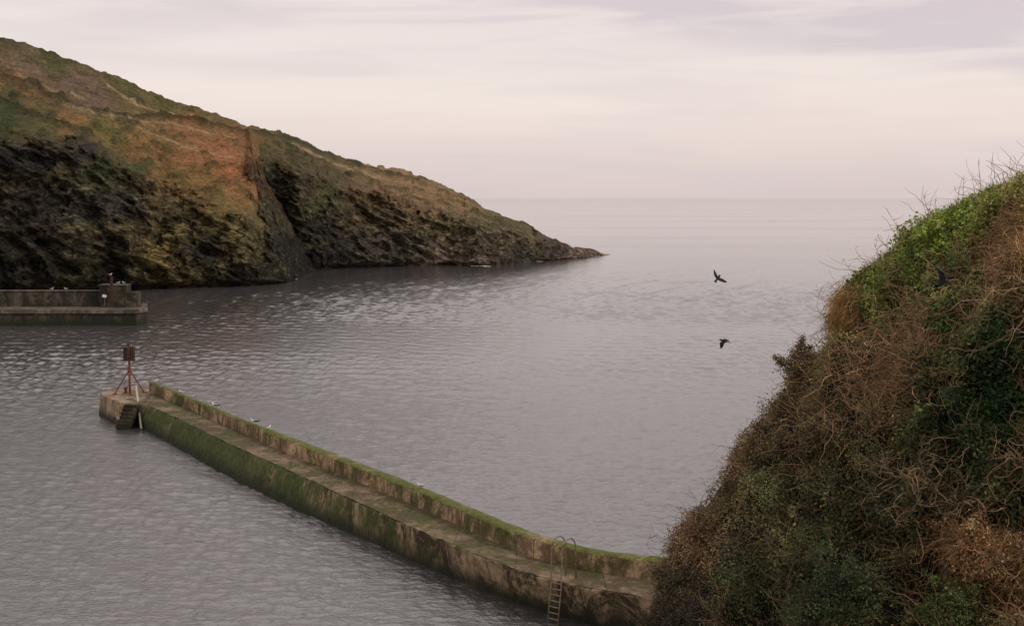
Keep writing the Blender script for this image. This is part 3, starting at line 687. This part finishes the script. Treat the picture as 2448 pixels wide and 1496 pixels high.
def bush(name,px,py,rpx,rz,leafcol,twigcol,nl,label,cat='bush',group=None,fwd=.25,lean=(0,0,0),dens=1.0,ls=(.013,.030)):
    c=bankP(np.array([px*1.]),np.array([py*1.]))[0]; r=rpx/F*c[1]
    base=c+np.array([.15,.5,-.5*r*rz])
    t=empty(name,V(base)); tag(t,label,cat,group)
    cen=np.array([-.1,-.55-fwd,.5*r*rz])+np.array(lean)
    n1=12; dirs=rng.normal(size=(n1,3)); dirs[:,2]=np.abs(dirs[:,2])*.8+.3; dirs/=np.linalg.norm(dirs,axis=1)[:,None]
    tgt=cen+dirs*np.array([r,r*.7,r*rz])*.75; p0=rng.normal(size=(n1,3))*.04
    W1=walk(p0,tgt-p0,np.linalg.norm(tgt-p0,axis=1),9,.14)
    n2=int(75*dens); i=rng.integers(0,n1,n2); kk=rng.integers(3,9,n2); s2=W1[i,kk]
    d2=(s2-cen)/r+rng.normal(size=(n2,3))*.7+np.array(lean)*.4; W2=walk(s2,d2,rng.uniform(.2,.5,n2)*r,6,.28,.02)
    n3=int(280*dens); i=rng.integers(0,n2,n3); kk=rng.integers(1,6,n3); s3=W2[i,kk]
    d3=(s3-cen)/r+rng.normal(size=(n3,3))*.8; W3=walk(s3,d3,rng.uniform(.10,.28,n3)*r,5,.3,0)
    tc=s2l(twigcol)*1.25
    def cc(n_): return tc*np.exp(rng.normal(size=n_)*.4)[:,None]
    twigs('stem',W1,np.full(n1,.022),cc(n1)*.8,M_twig,t,.4)
    tw_=twigs('twigs',W2,np.full(n2,.009),cc(n2),M_twig,t,.4)
    twigs('fine_twigs',W3,np.full(n3,.0048),cc(n3),M_twig,tw_,.4)
    i=rng.integers(0,n3,nl); kk=rng.integers(0,5,nl); L=W3[i,kk]+rng.normal(size=(nl,3))*.07*max(r,.5)
    ng=int(nl*.35); gd=rng.normal(size=(ng,3)); gd/=np.linalg.norm(gd,axis=1)[:,None]; L[:ng]=cen+gd*np.array([r,r*.7,r*rz])*(.45+.35*rng.random(ng))[:,None]*(1+.35*fbm(gd*2.5+px,2,61))[:,None]
    lc=s2l(leafcol)*np.exp(rng.normal(size=nl)*.38)[:,None]*(1+rng.normal(size=(nl,3))*.08)*np.exp(fbm((L+c)*2.2,2,55)*.95)[:,None]
    out=(L-cen); out/=np.linalg.norm(out,axis=1)[:,None]
    leaves('foliage',L,rng.uniform(ls[0],ls[1],nl),np.clip(lc*1.7,.002,.5),out*.4+np.array([0,0,.5]),M_leaf,t)
    return t
B=[('thorn_bush',1942,895,56,1.45,(92,78,50),(124,100,74),9500,'upright dark thorn bush standing out from the bank over the sea',(-.32,0,.12)),
('thorn_bush',2010,850,48,.8,(84,88,48),(108,92,64),5000,'rounded green-brown thorn bush just below the tan grass tuft',(0,0,.0)),
('thorn_bush',1910,985,74,1.0,(80,70,46),(104,86,60),5000,'brown thorn bush under the upright bush on the left edge',(-.08,0,0)),
('thorn_bush',1825,1075,78,1.0,(82,67,46),(108,88,62),5500,'reddish brown thorn bush halfway down the left edge of the bank',(-.08,0,0)),
('thorn_bush',1765,1180,88,1.0,(78,68,46),(102,84,60),5500,'brown leafy thorn bush above the pale bush by the parapet',(-.08,0,0)),
('thorn_bush',1690,1290,86,.9,(104,84,60),(140,114,86),5500,'pale rusty thorn bush overhanging the end of the parapet',(-.1,0,0)),
('thorn_bush',1635,1410,75,.9,(58,53,38),(96,80,62),6000,'dark thorn bush hiding the shore end of the breakwater deck',(-.05,0,0)),
('gorse_bush',1860,1170,90,.9,(92,94,60),(102,92,68),6500,'pale olive green bush among brown thorn bushes',(0,0,0)),
('thorn_bush',1980,1050,95,.9,(76,68,44),(116,94,68),5000,'wide brown bush below the tangled bare stems',(0,0,0)),
('gorse_bush',1780,1420,115,.8,(54,60,34),(82,72,54),7000,'large dark olive bush at the bottom edge left of centre of the bank',(0,0,0)),
('gorse_bush',1970,1290,120,.8,(58,66,38),(84,74,56),7000,'broad olive bush in the lower middle of the bank',(0,0,0)),
('gorse_bush',2030,1440,130,.7,(41,50,29),(76,68,52),7000,'darkest green bush at the bottom middle of the bank',(0,0,0)),
('thorn_bush',2170,1010,95,.8,(78,68,44),(126,102,74),4000,'rust brown twiggy bush in the middle of the bank',(0,0,0)),
('thorn_bush',2340,1330,110,.75,(128,96,65),(146,120,90),5500,'orange brown bush near the lower right corner',(0,0,0)),
('gorse_bush',2240,1450,95,.7,(68,78,43),(86,78,58),6000,'yellow green bush at the bottom below the orange brown bush',(0,0,0)),
('gorse_bush',2140,1210,105,.8,(46,52,32),(118,104,80),5500,'shadowed green bush with pale bare twigs in the bank hollow',(0,0,0)),
('thorn_bush',2445,600,70,.9,(132,104,72),(160,134,100),4000,'rusty bracken-coloured bush high on the right edge',(0,0,0)),
('gorse_bush',2080,700,62,.9,(84,102,44),(120,104,72),4500,'bright green ivy bush bulging over the upper left edge of the bank',(-.05,0,0)),
('gorse_bush',2250,740,75,.7,(62,84,40),(116,98,72),5000,'ivy-green bush below the crest of the bank',(0,0,0)),
('thorn_bush',2450,1450,85,.7,(108,90,60),(124,102,76),4500,'tawny bush cut by the lower right corner of the frame',(0,0,0))]
for (nm,x,y,r,rz,lc,tc_,nl,lb,ln_) in B:
    bush(nm,x,y,r,rz,lc,tc_,nl,lb,'bush',None,.1,ln_)
def bare(px,py,tgts,label,r0=.05,twc=(150,118,88),nn=60,rt=.0105):
    c=bankP(np.array([px*1.]),np.array([py*1.]))[0]+np.array([0,-.35,0]); t=empty('bare_shrub',V(c)); tag(t,label,'shrub')
    W=[]
    for (x,y,dD) in tgts:
        e=bankP(np.array([x*1.]),np.array([y*1.]))[0]+np.array([0,-.45-dD,0])-c; K=12
        s=np.linspace(0,1,K)[:,None]; L_=np.linalg.norm(e)
        wv=np.cumsum(rng.normal(size=(K,3))*.055*L_,0); wv-=s*wv[-1]
        W.append(e*s+wv+np.array([0,-.12,.12])*np.sin(math.pi*s)*L_)
    W=np.stack(W); k=len(W); tc=s2l(twc)
    twigs('stem',W,np.full(k,r0),np.tile(tc*.5,(k,1)),M_twig,t,.25)
    i=rng.integers(0,k,nn*2); kk=rng.integers(3,12,nn*2); s2=W[i,kk]; W2=walk(s2,rng.normal(size=(nn*2,3))+np.array([-.3,-.1,.4]),rng.uniform(.3,.9,nn*2),9,.40,0)
    tw_=twigs('twigs',W2,np.full(nn*2,rt),tc*np.exp(rng.normal(size=nn*2)*.3)[:,None],M_twig,t,.4)
    i=rng.integers(0,nn*2,nn*6); kk=rng.integers(2,9,nn*6); s3=W2[i,kk]; W3=walk(s3,rng.normal(size=(nn*6,3))+np.array([-.2,-.1,.3]),rng.uniform(.15,.4,nn*6),6,.38,0)
    twigs('fine_twigs',W3,np.full(nn*6,.0055),tc*np.exp(rng.normal(size=nn*6)*.3)[:,None],M_twig,tw_,.4)
bare(2470,900,[(2330,640,.1),(2400,560,.1),(2440,520,.1),(2310,740,0),(2400,700,.2)],'gnarled bare shrub with thick twisted limbs at the right edge',.048,(146,116,86),44)
bare(2290,860,[(2180,760,0),(2120,720,0),(2230,660,.1),(2080,800,0)],'tangled pale bare shrub sprawling below the green crest',.03,(172,144,110),58)
bare(2120,960,[(2020,870,0),(2000,930,0),(2080,850,0),(2160,860,.1),(2050,1020,0)],'sprawling bare bramble shrub beside the rounded green-brown bush',.024,(158,128,96),48)
bare(2180,1200,[(2080,1120,0),(2250,1100,0),(2120,1280,0),(2300,1180,0),(2200,1060,0)],'grey bare twigs low in the shaded hollow of the bank',.022,(138,118,92),28)
bare(2440,1150,[(2400,1000,0),(2360,1080,0),(2440,1030,0),(2330,1200,0)],'thin bare stems arching at the right edge over dark ivy',.020,(132,108,82),22)
for (x,y,h,lx) in [(2212,550,95,-.1),(2228,535,60,.1),(2268,510,80,.02),(2292,504,70,-.1),(2335,484,95,0),(2352,475,50,.1),(2395,456,60,-.1),(2446,446,55,0),(2160,605,110,-.35),(2110,658,80,-.5),(2060,692,60,-.6),(2130,642,60,.1)]:
    b=bankP(np.array([x+10.]),np.array([y+10.]))[0]; Lm=h/F*b[1]
    t=empty('dry_stalk',V(b)); tag(t,'thin leafless stalk sticking up from the crest of the right bank','stalk','dry stalks along the bank crest')
    W=walk(np.zeros((1,3)),np.array([[lx,-.05,1.]]),np.array([Lm*1.25]),9,.08,0)
    twigs('stem',W,np.array([.008]),s2l((140,112,84))[None],M_twig,t,.4)
    i=rng.integers(2,8,7); W2=walk(W[0,i],rng.normal(size=(7,3))*.6+np.array([lx,0,.7]),rng.uniform(.12,.4,7)*Lm,5,.2,0)
    twigs('side_twigs',W2,np.full(7,.005),np.tile(s2l((150,122,92)),(7,1)),M_twig,t,.4)
b=bankP(np.array([2022.]),np.array([742.]))[0]; nt_=3000
gt=rng.normal(size=(nt_,3))*np.array([.14,.13,.26])
W=walk(gt,rng.normal(size=(nt_,3))*.35+np.array([-.5,-.3,-.35]),rng.uniform(.12,.40,nt_),5,.15,-.18)
o=twigs('grass_tuft',W,rng.uniform(.004,.007,nt_),s2l((182,146,98))*rng.uniform(.6,1.3,(nt_,1)),M_twig,None,.2); o.location=V(b+[-.1,-.35,0]); tag(o,'tan tuft of dead grass hanging over the left edge of the bank','grass tuft')

# ---------- world
sc=bpy.context.scene; wd=bpy.data.worlds.new("World"); sc.world=wd; wd.use_nodes=True; t=NT(wd.node_tree)
bg=t.n['Background']; bg.inputs[1].default_value=.1
sky=t.new('ShaderNodeTexSky',sky_type='NISHITA'); sky.sun_disc=False; sky.sun_elevation=rd(38); sky.sun_rotation=rd(115); sky.air_density=1.5; sky.dust_density=3
tc=t.new('ShaderNodeTexCoord').outputs['Generated']
sp_=t.new('ShaderNodeSeparateXYZ'); t.l.new(tc,sp_.inputs[0]); zx,zy,zz=sp_.outputs
nz1=t.noise(t.mapv(tc,(2.0,2.0,13),(0,rd(4),0)),1.5,4,.5,.5); nz2=t.noise(t.mapv(tc,(2.6,2.6,24),(0,rd(-3),0),(3,1,2)),1.7,5,.52,.5)
zj=t.math('ADD',zz,t.math('MULTIPLY',t.math('SUBTRACT',nz1,.5),.06))
g=t.ramp(zj,[(0.0,rgb(216,204,203)),(.022,rgb(224,212,209)),(.055,rgb(236,224,219)),(.085,rgb(240,230,225)),(.115,rgb(232,224,222)),(.15,rgb(222,214,216)),(.3,rgb(230,222,220)),(1.0,rgb(222,216,214))])
xr=t.math('SUBTRACT',zx,.06); arc=t.math('SUBTRACT',.110,t.math('MULTIPLY',t.math('MULTIPLY',xr,xr),.30))
dd=t.math('ADD',t.math('SUBTRACT',zz,arc),t.math('MULTIPLY',t.math('SUBTRACT',nz1,.5),.05))
f1=t.math('MULTIPLY',t.smooth(dd,-.006,.020),t.smooth(zx,-.25,.2))
f1=t.math('MULTIPLY',f1,t.smooth(zy,0.0,.3))
f1=t.math('MULTIPLY',f1,t.smooth(zz,.22,.35,1.0,0.0))
c=t.mix(t.math('MULTIPLY',f1,.75),g,(*rgb(209,201,208),1))
f2=t.math('MULTIPLY',t.ramp(nz2,[(.48,0.0),(.60,1.0)]),t.smooth(zz,.07,.11))
c=t.mix(t.math('MULTIPLY',f2,.65),c,(*rgb(240,230,227),1))
f4=t.math('MULTIPLY',t.ramp(nz2,[(.34,1.0),(.50,0.0)]),t.smooth(zz,.3,.5,1.0,0.0))
c=t.mix(t.math('MULTIPLY',f4,.28),c,(*rgb(213,203,208),1))
c10=t.mix(1.0,c,(10.5,10.2,10.05,1),'MULTIPLY')
fin=t.mix(.95,sky.outputs[0],c10)
t.l.new(fin,bg.inputs[0])
sl=bpy.data.lights.new('sun','SUN'); sl.energy=1.3; sl.angle=rd(12); sl.color=(1,.94,.86); so=bpy.data.objects.new('sun',sl); col.objects.link(so)
dirv=Vector((-.80,.30,-.66)); so.rotation_euler=dirv.to_track_quat('-Z','Y').to_euler()
cam=bpy.data.cameras.new('camera'); co=bpy.data.objects.new('camera',cam); col.objects.link(co); cam.lens=36*F/2448; cam.sensor_width=36; cam.clip_end=100000; cam.clip_start=.5
co.location=(0,0,H); co.rotation_euler=(math.pi/2-A,0,0); sc.camera=co
sc.view_settings.view_transform='Standard'; sc.view_settings.look='None'; sc.view_settings.exposure=0
